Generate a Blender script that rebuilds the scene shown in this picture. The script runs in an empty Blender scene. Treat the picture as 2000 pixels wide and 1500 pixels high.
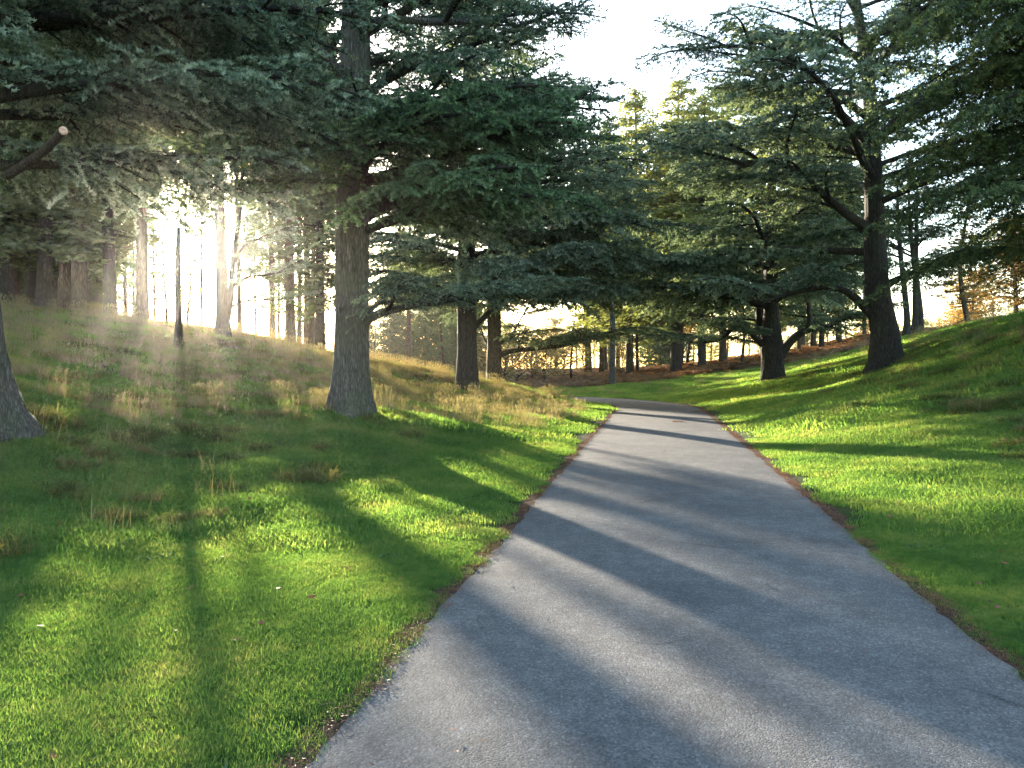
import bpy, math, random
import numpy as np
from mathutils import Vector, Matrix

# ------------------------------------------------------------------ camera, world, sun
scene = bpy.context.scene
col = scene.collection
CAM_H = 1.6
cam_d = bpy.data.cameras.new("camera"); cam = bpy.data.objects.new("camera", cam_d); col.objects.link(cam)
cam_d.sensor_width = 36; cam_d.lens = 27.0; cam_d.clip_start = 0.05; cam_d.clip_end = 5000
cam.location = (0, 0, CAM_H); cam.rotation_euler = (math.radians(90 - 1.18), 0, 0)
scene.camera = cam

SUN_EL, SUN_AZ = math.radians(9.0), math.radians(-23.7)     # azimuth from +Y, towards +X positive
sun_dir = Vector((math.sin(SUN_AZ) * math.cos(SUN_EL), math.cos(SUN_AZ) * math.cos(SUN_EL), math.sin(SUN_EL)))
world = bpy.data.worlds.new("World"); scene.world = world; world.use_nodes = True
nt = world.node_tree; bg = nt.nodes["Background"]
sky = nt.nodes.new("ShaderNodeTexSky"); sky.sky_type = 'NISHITA'; sky.sun_disc = False
sky.sun_elevation = SUN_EL; sky.sun_rotation = SUN_AZ; sky.air_density = 1.0; sky.dust_density = 1.0; sky.ozone_density = 1.0
nt.links.new(sky.outputs[0], bg.inputs[0]); bg.inputs[1].default_value = 0.15
sun_l = bpy.data.lights.new("sun", 'SUN'); sun_l.energy = 5.0; sun_l.angle = math.radians(0.7); sun_l.color = (1.0, 0.87, 0.68)
sun_o = bpy.data.objects.new("sun", sun_l); col.objects.link(sun_o)
sun_o.rotation_euler = sun_dir.to_track_quat('Z', 'Y').to_euler()
scene.view_settings.view_transform = 'Standard'; scene.view_settings.look = 'None'
scene.view_settings.exposure = 2.95; scene.view_settings.gamma = 1.0
cy = scene.cycles
cy.use_denoising = True
try: cy.denoiser = 'OPENIMAGEDENOISE'
except Exception: pass
cy.max_bounces = 6; cy.diffuse_bounces = 3; cy.glossy_bounces = 2; cy.transmission_bounces = 4
cy.volume_bounces = 0; cy.transparent_max_bounces = 4; cy.sample_clamp_indirect = 6
cy.use_adaptive_sampling = True; cy.adaptive_threshold = 0.005

rng = np.random.default_rng(7)
R = random.Random(11)
F = 1500.0; HY = 719.0
def wp(px, py, d):
    "point seen at pixel (2000-wide photograph) at depth d"
    return np.array([(px - 1000) / F * d, d, CAM_H - (py - HY) / F * d])

# ------------------------------------------------------------------ mesh helpers
def mesh_np(name, verts, faces, smooth=False):
    "faces: (n,k) int array or list of such arrays"
    if not isinstance(faces, list): faces = [faces]
    faces = [f for f in faces if len(f)]
    me = bpy.data.meshes.new(name)
    v = np.asarray(verts, dtype=np.float32)
    me.vertices.add(len(v)); me.vertices.foreach_set("co", v.ravel())
    loops = np.concatenate([f.ravel() for f in faces]).astype(np.int32)
    tot = np.concatenate([np.full(len(f), f.shape[1], np.int32) for f in faces])
    st = np.concatenate([[0], np.cumsum(tot)[:-1]]).astype(np.int32)
    me.loops.add(len(loops)); me.loops.foreach_set("vertex_index", loops)
    me.polygons.add(len(tot)); me.polygons.foreach_set("loop_start", st); me.polygons.foreach_set("loop_total", tot)
    if smooth: me.polygons.foreach_set("use_smooth", np.ones(len(tot), bool))
    me.update(calc_edges=True)
    return me
def link(name, data, mat=None, parent=None, loc=None):
    o = bpy.data.objects.new(name, data); col.objects.link(o)
    if mat is not None and data is not None and not data.materials: data.materials.append(mat)
    if parent is not None: o.parent = parent
    if loc is not None: o.location = loc
    return o
def tag(o, label=None, cat=None, group=None, kind=None):
    for k, v in (("label", label), ("category", cat), ("group", group), ("kind", kind)):
        if v: o[k] = v
    return o
def thing(name, label, cat, loc=(0, 0, 0), rz=0, group=None):
    o = bpy.data.objects.new(name, None); col.objects.link(o); o.location = loc; o.rotation_euler = (0, 0, rz)
    o.empty_display_size = 0.3
    return tag(o, label, cat, group)
class Tubes:
    def __init__(s): s.v = []; s.f = []; s.n = 0
    def add(s, pts, rad, sides=8, noise=0.0, seed=0, flare=0.0, ridges=0):
        pts = np.asarray(pts, float); rad = np.asarray(rad, float); n = len(pts)
        tg = np.gradient(pts, axis=0); tg /= np.linalg.norm(tg, axis=1)[:, None] + 1e-9
        ref = np.array([0, 0, 1.0]) if abs(tg[0][2]) < 0.8 else np.array([1.0, 0, 0])
        th = np.linspace(0, 2 * math.pi, sides, endpoint=False)
        rg = np.random.default_rng(seed + 5); ph = rg.uniform(0, 6.28, 6)
        L = np.concatenate([[0], np.cumsum(np.linalg.norm(np.diff(pts, axis=0), axis=1))])
        out = []
        for i in range(n):
            t = tg[i]; a = np.cross(ref, t); a /= np.linalg.norm(a) + 1e-9; b = np.cross(t, a)
            r = np.full(sides, rad[i])
            if noise: r = r * (1 + noise * (np.sin(3 * th + ph[0] + L[i] * .7) + .7 * np.sin(5 * th + ph[1] - L[i] * 1.3) + .5 * np.sin(2 * th + ph[2] + L[i] * 2.1)))
            if ridges: r = r * (1 + 0.026 * np.sin(ridges * th + 2.5 * np.sin(L[i] * 1.7 + ph[3]) + 1.5 * np.sin(2 * th + L[i] * 3)) + 0.016 * rg.normal(size=sides))
            if flare: r = r * (1 + flare * math.exp(-max(L[i] - .3, 0) / .33) * (0.45 + .55 * np.clip(np.sin(4 * th + ph[4]) + .4 * np.sin(7 * th + ph[5]), -0.2, 1.2)))
            out.append(pts[i] + r[:, None] * (np.cos(th)[:, None] * a + np.sin(th)[:, None] * b))
        base = s.n; V = np.concatenate(out + [pts[-1:]]); s.v.append(V)
        i = np.arange(n - 1)[:, None] * sides; j = np.arange(sides)[None]; j2 = (j + 1) % sides
        q = np.stack([i + j, i + j2, i + sides + j2, i + sides + j], -1).reshape(-1, 4) + base
        k = np.arange(sides); tip = n * sides
        c = np.stack([(n - 1) * sides + k, (n - 1) * sides + (k + 1) % sides, np.full(sides, tip), np.full(sides, tip)], -1) + base
        s.f.append(q); s.f.append(c[:, :3]); s.n += len(V); return s
    def mesh(s, name, smooth=True):
        return mesh_np(name, np.concatenate(s.v), [np.concatenate([f for f in s.f if f.shape[1] == 4]), np.concatenate([f for f in s.f if f.shape[1] == 3])], smooth)
def smooth_path(P, n):
    "Catmull-Rom through the points"
    P = np.asarray(P, float); Q = np.vstack([2 * P[0] - P[1], P, 2 * P[-1] - P[-2]]); out = []
    m = len(P) - 1
    for t in np.linspace(0, m, n):
        i = min(int(t), m - 1); u = t - i; a, b, c, d = Q[i:i + 4]
        out.append(.5 * ((2 * b) + (c - a) * u + (2 * a - 5 * b + 4 * c - d) * u * u + (3 * b - a - 3 * c + d) * u ** 3))
    return np.array(out)

# ------------------------------------------------------------------ materials
def new_mat(name):
    m = bpy.data.materials.new(name); m.use_nodes = True; nt = m.node_tree
    for n in list(nt.nodes): nt.nodes.remove(n)
    return m, nt, nt.nodes.new("ShaderNodeOutputMaterial")
def N(nt, t, **kw):
    n = nt.nodes.new(t)
    for k, v in kw.items():
        if isinstance(k, str) and k.startswith("i_"): n.inputs[k[2:].replace("_", " ")].default_value = v
        else: setattr(n, k, v)
    return n
def ramp(nt, stops, fac):
    r = nt.nodes.new("ShaderNodeValToRGB"); e = r.color_ramp.elements
    while len(e) > 1: e.remove(e[-1])
    e[0].position = stops[0][0]; e[0].color = (*stops[0][1], 1)
    for p, c in stops[1:]:
        x = e.new(p); x.color = (*c, 1)
    nt.links.new(fac, r.inputs[0]); return r.outputs[0]
def noise(nt, vec, scale, detail=3, rough=.55):
    n = N(nt, "ShaderNodeTexNoise"); n.inputs["Scale"].default_value = scale; n.inputs["Detail"].default_value = detail
    n.inputs["Roughness"].default_value = rough
    if vec is not None: nt.links.new(vec, n.inputs["Vector"])
    return n.outputs["Fac"]
def math_n(nt, op, a, b):
    m = N(nt, "ShaderNodeMath", operation=op)
    for i, x in enumerate((a, b)):
        if isinstance(x, (int, float)): m.inputs[i].default_value = x
        else: nt.links.new(x, m.inputs[i])
    return m.outputs[0]
def mixc(nt, a, b, fac, blend='MIX'):
    m = N(nt, "ShaderNodeMix", data_type='RGBA', blend_type=blend)
    for i, x in ((0, fac), (6, a), (7, b)):
        if isinstance(x, (int, float)): m.inputs[i].default_value = x
        elif isinstance(x, tuple): m.inputs[i].default_value = (*x, 1)
        else: nt.links.new(x, m.inputs[i])
    return m.outputs[2]
def leaf_mat(name, stops, trans=.4, tcol=(1.3, 1.25, .7), rough=.55, sc=2.2, gloss=.03, sc2=25, tone=False):
    "two-sided thin leaf: diffuse + translucent + a little gloss"
    m, nt, out = new_mat(name)
    geo = N(nt, "ShaderNodeNewGeometry"); oi = N(nt, "ShaderNodeObjectInfo")
    a = noise(nt, geo.outputs["Position"], sc, 2); b = noise(nt, geo.outputs["Position"], sc2, 2)
    f = math_n(nt, 'ADD', math_n(nt, 'MULTIPLY', a, .6), math_n(nt, 'MULTIPLY', b, .45))
    f = math_n(nt, 'ADD', f, math_n(nt, 'MULTIPLY', math_n(nt, 'SUBTRACT', oi.outputs["Random"], .5), .16))
    if tone:
        at = N(nt, "ShaderNodeAttribute"); at.attribute_name = "tone"; f = math_n(nt, 'ADD', math_n(nt, 'MULTIPLY', f, .45), math_n(nt, 'MULTIPLY', at.outputs["Fac"], .45))
    c = ramp(nt, stops, f)
    d = N(nt, "ShaderNodeBsdfDiffuse"); nt.links.new(c, d.inputs[0])
    t = N(nt, "ShaderNodeBsdfTranslucent"); tc = mixc(nt, c, tcol, 1.0, 'MULTIPLY'); nt.links.new(tc, t.inputs[0])
    mx = N(nt, "ShaderNodeMixShader"); mx.inputs[0].default_value = trans
    nt.links.new(d.outputs[0], mx.inputs[1]); nt.links.new(t.outputs[0], mx.inputs[2])
    g = N(nt, "ShaderNodeBsdfGlossy"); g.inputs["Roughness"].default_value = rough; g.inputs[0].default_value = (.8, .85, .9, 1)
    m2 = N(nt, "ShaderNodeMixShader"); m2.inputs[0].default_value = gloss
    nt.links.new(mx.outputs[0], m2.inputs[1]); nt.links.new(g.outputs[0], m2.inputs[2]); nt.links.new(m2.outputs[0], out.inputs[0])
    return m
def bark_mat(name, dark, mid, light, sc=1.0, moss=0.0):
    m, nt, out = new_mat(name)
    tc = N(nt, "ShaderNodeTexCoord"); mp = N(nt, "ShaderNodeMapping"); mp.inputs["Scale"].default_value = (15 * sc, 15 * sc, 2.0 * sc)
    nt.links.new(tc.outputs["Object"], mp.inputs[0])
    n1 = noise(nt, mp.outputs[0], 1.6, 5, .65)
    v = N(nt, "ShaderNodeTexVoronoi", feature='DISTANCE_TO_EDGE'); v.inputs["Scale"].default_value = 2.4
    wv = N(nt, "ShaderNodeMix", data_type='VECTOR'); wv.inputs[0].default_value = .16
    nn = N(nt, "ShaderNodeTexNoise"); nn.inputs["Scale"].default_value = 2.5; nt.links.new(mp.outputs[0], nn.inputs["Vector"])
    nt.links.new(mp.outputs[0], wv.inputs[4]); nt.links.new(nn.outputs["Color"], wv.inputs[5]); nt.links.new(wv.outputs[1], v.inputs["Vector"])
    plate = math_n(nt, 'MINIMUM', math_n(nt, 'MULTIPLY', v.outputs["Distance"], 4.0), 1.0)
    f = math_n(nt, 'ADD', math_n(nt, 'MULTIPLY', n1, .75), math_n(nt, 'MULTIPLY', plate, .28))
    c = ramp(nt, [(.25, dark), (.55, mid), (.85, light)], f)
    if moss:
        big = noise(nt, tc.outputs["Object"], 1.3, 3)
        fm = ramp(nt, [(.45, (0, 0, 0)), (.65, (moss, moss, moss))], big); c = mixc(nt, c, (.07, .09, .035), fm)
    p = N(nt, "ShaderNodeBsdfPrincipled"); p.inputs["Roughness"].default_value = .9; p.inputs["Specular IOR Level"].default_value = .25
    nt.links.new(c, p.inputs["Base Color"])
    bp = N(nt, "ShaderNodeBump"); bp.inputs["Strength"].default_value = 1.; bp.inputs["Distance"].default_value = .05
    nt.links.new(f, bp.inputs["Height"]); nt.links.new(bp.outputs[0], p.inputs["Normal"]); nt.links.new(p.outputs[0], out.inputs[0])
    return m
M = {}
M['bark'] = bark_mat("cedar_bark", (.022, .02, .018), (.075, .074, .068), (.19, .19, .175), 1.0, .4)
M['bark_dark'] = bark_mat("dark_bark", (.01, .009, .008), (.03, .026, .022), (.085, .075, .064), .8, .15)
M['bark_warm'] = bark_mat("pine_bark", (.022, .017, .011), (.066, .052, .034), (.15, .12, .082), .8, .1)
M['twig'] = bark_mat("twig_bark", (.04, .032, .026), (.09, .075, .06), (.16, .14, .12), 2.0)
M['cedar'] = leaf_mat("blue_cedar_needles", [(.28, (.016, .034, .023)), (.46, (.06, .105, .072)), (.64, (.18, .25, .195)), (.82, (.34, .42, .36))], .38, (1.5, 1.35, .65), tone=True)
M['cedar_fresh'] = leaf_mat("fresh_cedar_needles", [(.3, (.016, .036, .018)), (.48, (.05, .105, .05)), (.66, (.13, .22, .11)), (.85, (.27, .38, .22))], .3, (1.35, 1.25, .65), tone=True)
M['cedar_green'] = leaf_mat("green_cedar_needles", [(.3, (.016, .035, .014)), (.5, (.045, .08, .028)), (.7, (.11, .15, .045)), (.85, (.22, .24, .08))], .3, tone=True)
M['conifer'] = leaf_mat("dark_conifer_needles", [(.3, (.028, .05, .024)), (.52, (.06, .09, .038)), (.76, (.12, .15, .06))], .4)
M['golden'] = leaf_mat("golden_green_needles", [(.3, (.075, .10, .03)), (.52, (.16, .18, .06)), (.76, (.28, .28, .10))], .5)
M['autumn'] = leaf_mat("autumn_leaves", [(.3, (.12, .09, .025)), (.55, (.25, .17, .045)), (.8, (.36, .26, .08))], .5, (1.2, 1., .7))
M['grass'] = leaf_mat("lawn_grass_blades", [(.28, (.05, .115, .032)), (.48, (.098, .20, .048)), (.64, (.175, .255, .07)), (.82, (.34, .32, .14))], .62, (1.7, 1.5, .85), .6, .9, .008, 14)
M['rough'] = leaf_mat("rough_grass_blades", [(.26, (.04, .07, .022)), (.44, (.085, .11, .035)), (.57, (.15, .14, .055)), (.75, (.26, .21, .10))], .45, (1.3, 1.2, .6), .6, .8, .008, 9)
M['straw'] = leaf_mat("dry_grass_stems", [(.3, (.14, .12, .045)), (.55, (.26, .22, .085)), (.8, (.40, .34, .16))], .45, (1.15, 1.05, .8), .5, 1.1, .05, 12)
M['bracken'] = leaf_mat("dead_bracken_fronds", [(.28, (.10, .055, .028)), (.5, (.21, .12, .055)), (.7, (.32, .19, .085)), (.88, (.42, .3, .15))], .45, (1.2, 1., .7), .5, .45, .04, 6)
M['fallen'] = leaf_mat("fallen_leaves", [(.3, (.08, .035, .02)), (.5, (.2, .08, .03)), (.7, (.3, .12, .045)), (.85, (.36, .2, .1))], .25, (1.1, 1., .8), .5, 6, .05, 40)

# ------------------------------------------------------------------ road line and terrain
RC = np.array([(.82 + .183 * (d - 3.07), d) for d in (-60, -30, -10, 0, 6, 12, 18, 24, 28.5)] +
              [(5.87, 31.6), (5.75, 34.6), (5.0, 37.6), (3.6, 40.3), (1.4, 42.5), (-2, 44.5), (-8, 46.7), (-18, 49), (-40, 53), (-80, 58)])
def dens(P, step):
    out = []
    Q = smooth_path(np.c_[P, np.zeros(len(P))], len(P) * 60)[:, :2]
    L = np.concatenate([[0], np.cumsum(np.linalg.norm(np.diff(Q, axis=0), axis=1))])
    s = np.arange(0, L[-1], step); return np.c_[np.interp(s, L, Q[:, 0]), np.interp(s, L, Q[:, 1])]
ROAD = dens(RC, .35); HW = 1.62
_tn = np.gradient(ROAD, axis=0); _tn /= np.linalg.norm(_tn, axis=1)[:, None]; RN = np.c_[_tn[:, 1], -_tn[:, 0]]   # points right of travel
def road_uv(x, y):
    "distance beyond the road edge (negative on the road) and side (+1 right, -1 left)"
    x = np.asarray(x, float).ravel(); y = np.asarray(y, float).ravel(); d = np.empty(len(x)); s = np.empty(len(x))
    for i in range(0, len(x), 20000):
        dx = x[i:i + 20000, None] - ROAD[None, :, 0]; dy = y[i:i + 20000, None] - ROAD[None, :, 1]
        q = dx * dx + dy * dy; k = q.argmin(1); r = np.arange(len(k))
        d[i:i + 20000] = np.sqrt(q[r, k]) - HW; s[i:i + 20000] = np.sign(dx[r, k] * RN[k, 0] + dy[r, k] * RN[k, 1])
    return d, s
PIX = [  # px, py, depth: ground points read off the photograph
 (685,795,16),(-20,850,10),(912,762,31),(965,748,38),(300,636,28),(500,665,30),(640,690,32),(720,705,34),(800,722,37),(880,742,40),
 (0,620,24),(140,624,25),(420,656,29),(300,900,11.5),(600,900,12),(860,880,14),(0,1000,8),(300,800,15),(300,750,18),(300,700,22),(300,660,25),
 (0,750,12.5),(0,680,17),(500,700,25),(500,780,17.5),(560,860,13.5),(800,790,23),(850,830,19),(960,800,25),(1020,795,29),(1080,790,32),
 (800,755,29),(860,800,21),
 (2000,900,11),(2000,800,14),(2000,700,18),(2000,650,21),(2000,615,25),(1728,722,28),(1510,745,35),(1850,760,17.5),(1850,690,24),(1850,652,30),
 (1700,790,18),(1700,830,15.5),(1550,800,23),(1750,664,38),(1650,700,38),(1400,775,34),(1400,762,41),(1550,720,44),(1300,762,46),(1200,757,50),(1100,755,54),
 (1500,700,60),(1600,685,60),(1700,660,60),(1350,722,60),(1200,738,62),(1100,742,66),(1000,742,62),(1000,735,90),(1200,725,90),(1400,712,90),(1600,690,90),(1800,672,90)]
CP = [tuple(wp(*p)) for p in PIX]
CP += [(-20,32,3.9),(-14,42,2.4),(-25,50,2.0),(-10,40,1.3),(-8,55,.3),(-15,60,.4),(-30,28,4.3),(-26,20,4.4),(-22,10,3.8),(-14,5,1.9),(-9,4,.45),(-6,2,.1),(-5,-4,.1),(-12,-6,1.2),(-20,-8,3.),(-35,5,4.8),(-40,40,3.8),(-40,65,2.),
 (20,32,3.5),(23,24,3.9),(30,30,4.0),(28,14,4.),(17,12,3.3),(11,8,1.3),(8,4,.6),(14,3,2.8),(7,-3,.7),(14,-6,2.8),(25,0,4.2),(30,50,3.8),(45,40,4.),(45,80,4.),(0,100,1.),(-40,100,2.),
 (0,68,.6),(5,80,.8),(-3,50,.15),(4,47,.15),(-12,52,.2)]
for k in range(0, len(ROAD), 9):
    if -16 < ROAD[k, 1] < 56 and ROAD[k, 0] > -30: CP.append((ROAD[k, 0], ROAD[k, 1], 0.0))
CP = np.array(CP)
def tps(r2): return np.where(r2 > 1e-9, .5 * r2 * np.log(np.maximum(r2, 1e-9)), 0)
_n = len(CP); _A = np.zeros((_n + 3, _n + 3)); _d2 = ((CP[:, None, :2] - CP[None, :, :2]) ** 2).sum(-1)
_A[:_n, :_n] = tps(_d2) + np.eye(_n) * 3.0; _A[:_n, _n] = 1; _A[:_n, _n + 1:] = CP[:, :2]; _A[_n, :_n] = 1; _A[_n + 1:, :_n] = CP[:, :2].T
_w = np.linalg.solve(_A, np.r_[CP[:, 2], 0, 0, 0])
def sstep(a, b, x): t = np.clip((x - a) / (b - a), 0, 1); return t * t * (3 - 2 * t)
def ground(x, y):
    x = np.atleast_1d(np.asarray(x, float)); y = np.atleast_1d(np.asarray(y, float)); sh = x.shape; x = x.ravel(); y = y.ravel()
    z = np.empty(len(x))
    for i in range(0, len(x), 20000):
        a, b = x[i:i + 20000], y[i:i + 20000]; d2 = (a[:, None] - CP[None, :, 0]) ** 2 + (b[:, None] - CP[None, :, 1]) ** 2
        z[i:i + 20000] = tps(d2) @ _w[:_n] + _w[_n] + _w[_n + 1] * a + _w[_n + 2] * b
    rr = np.sqrt(x ** 2 + (y - 35) ** 2); far = sstep(48, 95, rr); z = z * (1 - far) + 1.2 * far
    u, s = road_uv(x, y); k = sstep(0.0, 2.2, u)
    bump = .035 * np.sin(x * 1.9 + 1.1 * np.sin(y * .9)) * np.sin(y * 1.5 + .7 * np.sin(x * 1.3)) + .02 * np.sin(x * 4.1 + y * 2.3) * np.sin(y * 3.7 - x * 1.9) + .05 * np.sin(x * .6 + 2) * np.sin(y * .5 + x * .2)
    z = z * k + bump * sstep(.3, 3.5, u) * (1 - far) - .012 * (1 - sstep(0, .25, u)) + .01 * sstep(0.05, .3, u)
    return z.reshape(sh)
def gz(x, y): return float(ground(x, y)[0])

def axis_pts(lo, hi, fine, far):
    a = list(np.arange(lo, hi + 1e-6, fine)); s = fine; p = hi
    while p < far: s *= 1.22; p += s; a.append(p)
    s = fine; p = lo
    while p > -far: s *= 1.22; p -= s; a.insert(0, p)
    return np.array(a)
gx = axis_pts(-26, 26, .22, 2500); gy = axis_pts(-2, 62, .24, 2500)
XX, YY = np.meshgrid(gx, gy); ZZ = ground(XX, YY)
nx, ny = len(gx), len(gy); ii = (np.arange(ny - 1)[:, None] * nx + np.arange(nx - 1)[None]).ravel()
quads = np.stack([ii, ii + 1, ii + nx + 1, ii + nx], -1)
m, nt, out = new_mat("ground_turf")
geo = N(nt, "ShaderNodeNewGeometry"); pos = geo.outputs["Position"]; sep = N(nt, "ShaderNodeSeparateXYZ"); nt.links.new(pos, sep.inputs[0])
g1 = ramp(nt, [(.3, (.016, .03, .008)), (.5, (.03, .05, .012)), (.7, (.05, .05, .022))], noise(nt, pos, 1.2, 6, .7))
g2 = ramp(nt, [(.3, (.05, .045, .02)), (.5, (.10, .08, .04)), (.7, (.16, .12, .065))], noise(nt, pos, 1.7, 6, .7))
g3 = ramp(nt, [(.3, (.06, .035, .018)), (.5, (.12, .075, .035)), (.75, (.2, .14, .065))], noise(nt, pos, .8, 6, .7))
hz_ = math_n(nt, 'ADD', sep.outputs[2], math_n(nt, 'MULTIPLY', math_n(nt, 'SUBTRACT', noise(nt, pos, .35, 3), .5), 1.6))
c = mixc(nt, g1, g2, ramp(nt, [(.8, (0, 0, 0)), (1.0, (1, 1, 1))], math_n(nt, 'MULTIPLY', hz_, .6)))
yy = math_n(nt, 'ADD', sep.outputs[1], math_n(nt, 'MULTIPLY', noise(nt, pos, .12, 3), 6))
c = mixc(nt, c, g3, ramp(nt, [(.5, (0, 0, 0)), (.53, (1, 1, 1))], math_n(nt, 'MULTIPLY', yy, .0095)))
p = N(nt, "ShaderNodeBsdfPrincipled"); p.inputs["Roughness"].default_value = 1.0; p.inputs["Specular IOR Level"].default_value = .08; nt.links.new(c, p.inputs["Base Color"])
bp = N(nt, "ShaderNodeBump"); bp.inputs["Strength"].default_value = .8; bp.inputs["Distance"].default_value = .04
nt.links.new(noise(nt, pos, 18, 4), bp.inputs["Height"]); nt.links.new(bp.outputs[0], p.inputs["Normal"]); nt.links.new(p.outputs[0], out.inputs[0])
M['ground'] = m
tag(link("ground", mesh_np("ground", np.c_[XX.ravel(), YY.ravel(), ZZ.ravel()], quads, True), M['ground']), kind='structure')

# road sheet with a slightly ragged edge
m, nt, out = new_mat("worn_asphalt")
geo = N(nt, "ShaderNodeNewGeometry"); pos = geo.outputs["Position"]
vo = N(nt, "ShaderNodeTexVoronoi"); vo.inputs["Scale"].default_value = 95; nt.links.new(pos, vo.inputs["Vector"])
vo2 = N(nt, "ShaderNodeTexVoronoi"); vo2.inputs["Scale"].default_value = 210; nt.links.new(pos, vo2.inputs["Vector"])
stone = ramp(nt, [(0, (.078, .078, .08)), (.45, (.112, .111, .112)), (.8, (.155, .152, .15)), (1, (.24, .23, .22))], vo.outputs["Color"])
wear = ramp(nt, [(.35, (.75, .75, .76)), (.65, (1.12, 1.1, 1.07))], noise(nt, pos, .7, 5, .6))
patch = ramp(nt, [(.45, (.86, .86, .86)), (.6, (1.05, 1.05, 1.05))], noise(nt, pos, 5.5, 5, .7))
c = mixc(nt, mixc(nt, stone, wear, 1., 'MULTIPLY'), patch, 1., 'MULTIPLY')
ck = N(nt, "ShaderNodeTexVoronoi", feature='DISTANCE_TO_EDGE'); ck.inputs["Scale"].default_value = .55
wn = N(nt, "ShaderNodeTexNoise"); wn.inputs["Scale"].default_value = 2.2; wn.inputs["Detail"].default_value = 6; nt.links.new(pos, wn.inputs["Vector"])
wv = N(nt, "ShaderNodeMix", data_type='VECTOR'); wv.inputs[0].default_value = .3; nt.links.new(pos, wv.inputs[4]); nt.links.new(wn.outputs["Color"], wv.inputs[5]); nt.links.new(wv.outputs[1], ck.inputs["Vector"])
crk = math_n(nt, 'ADD', ck.outputs["Distance"], math_n(nt, 'MULTIPLY', noise(nt, pos, .9, 2), .05))
c = mixc(nt, c, ramp(nt, [(.016, (.35, .34, .33)), (.026, (1, 1, 1))], crk), .8, 'MULTIPLY')
c = mixc(nt, c, ramp(nt, [(.60, (1, 1, 1)), (.68, (.68, .68, .68))], noise(nt, pos, .45, 6, .65)), .8, 'MULTIPLY')
h = math_n(nt, 'ADD', math_n(nt, 'MULTIPLY', vo.outputs["Distance"], -.9), math_n(nt, 'MULTIPLY', vo2.outputs["Distance"], -.4))
p = N(nt, "ShaderNodeBsdfPrincipled"); p.inputs["Roughness"].default_value = .88; p.inputs["Specular IOR Level"].default_value = .10; nt.links.new(c, p.inputs["Base Color"])
bp = N(nt, "ShaderNodeBump"); bp.inputs["Strength"].default_value = .6; bp.inputs["Distance"].default_value = .004
nt.links.new(h, bp.inputs["Height"]); nt.links.new(bp.outputs[0], p.inputs["Normal"]); nt.links.new(p.outputs[0], out.inputs[0])
M['road'] = m
RR = dens(RC, .12); RR = RR[(RR[:, 1] > -30)]
t_ = np.gradient(RR, axis=0); t_ /= np.linalg.norm(t_, axis=1)[:, None]; nr = np.c_[t_[:, 1], -t_[:, 0]]
s_ = np.arange(len(RR)) * .12
def rag(ph): return .012 * np.sin(s_ * 1.1 + ph) + .012 * np.sin(s_ * 5.3 + 2 * ph) + .01 * np.sin(s_ * 11.7 + ph * 3) + rng.normal(0, .012, len(s_))
offs = [-1 * (HW + rag(1.)), -HW * .8 + 0 * s_, -HW * .4 + 0 * s_, 0 * s_, HW * .4 + 0 * s_, HW * .8 + 0 * s_, HW + rag(2.7)]
camb = [.004, .014, .022, .026, .022, .014, .004]
rv = np.stack([np.c_[RR + nr * o[:, None], np.full(len(RR), cz)] for o, cz in zip(offs, camb)], 1).reshape(-1, 3)
k7 = len(offs); ii = (np.arange(len(RR) - 1)[:, None] * k7 + np.arange(k7 - 1)[None]).ravel()
tag(link("road", mesh_np("road", rv, np.stack([ii, ii + 1, ii + k7 + 1, ii + k7], -1), True), M['road']), kind='structure')
# bare soil strip under both edges
m, nt, out = new_mat("verge_soil")
geo = N(nt, "ShaderNodeNewGeometry"); pos = geo.outputs["Position"]
c = ramp(nt, [(.3, (.025, .016, .011)), (.5, (.06, .038, .026)), (.7, (.12, .07, .045))], noise(nt, pos, 30, 5, .7))
p = N(nt, "ShaderNodeBsdfPrincipled"); p.inputs["Roughness"].default_value = 1.0; p.inputs["Specular IOR Level"].default_value = .08; nt.links.new(c, p.inputs["Base Color"])
bp = N(nt, "ShaderNodeBump"); bp.inputs["Strength"].default_value = 1.; bp.inputs["Distance"].default_value = .02
nt.links.new(noise(nt, pos, 60, 4), bp.inputs["Height"]); nt.links.new(bp.outputs[0], p.inputs["Normal"]); nt.links.new(p.outputs[0], out.inputs[0])
M['soil'] = m
def strip_w(side, s): return .10 + .05 * np.sin(s * 1.1 + side) + .05 * np.sin(s * 2.9 + side * 2) + .03 * np.sin(s * 7.1)
sv = []; sf = []; nb = 0
for side, o in ((-1, -offs[0]), (1, offs[-1])):
    a = RR + nr * (side * (o - .06))[:, None]; b = RR + nr * (side * (o + .16 + 0 * s_))[:, None]
    za = np.full(len(RR), .001); zb = ground(b[:, 0], b[:, 1]) + .005
    mid = RR + nr * (side * (o + .08))[:, None]; zm = np.maximum(ground(mid[:, 0], mid[:, 1]) + .007, .007)
    V = np.stack([np.c_[a, za], np.c_[mid, zm], np.c_[b, zb]], 1).reshape(-1, 3); i2 = (np.arange(len(RR) - 1)[:, None] * 3 + np.arange(2)[None]).ravel()
    q = np.stack([i2, i2 + 1, i2 + 4, i2 + 3], -1)
    if side < 0: q = q[:, ::-1]
    sv.append(V); sf.append(q + nb); nb += len(V)
tag(link("verge", mesh_np("verge", np.concatenate(sv), np.concatenate(sf), True), M['soil']), kind='structure')

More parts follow.
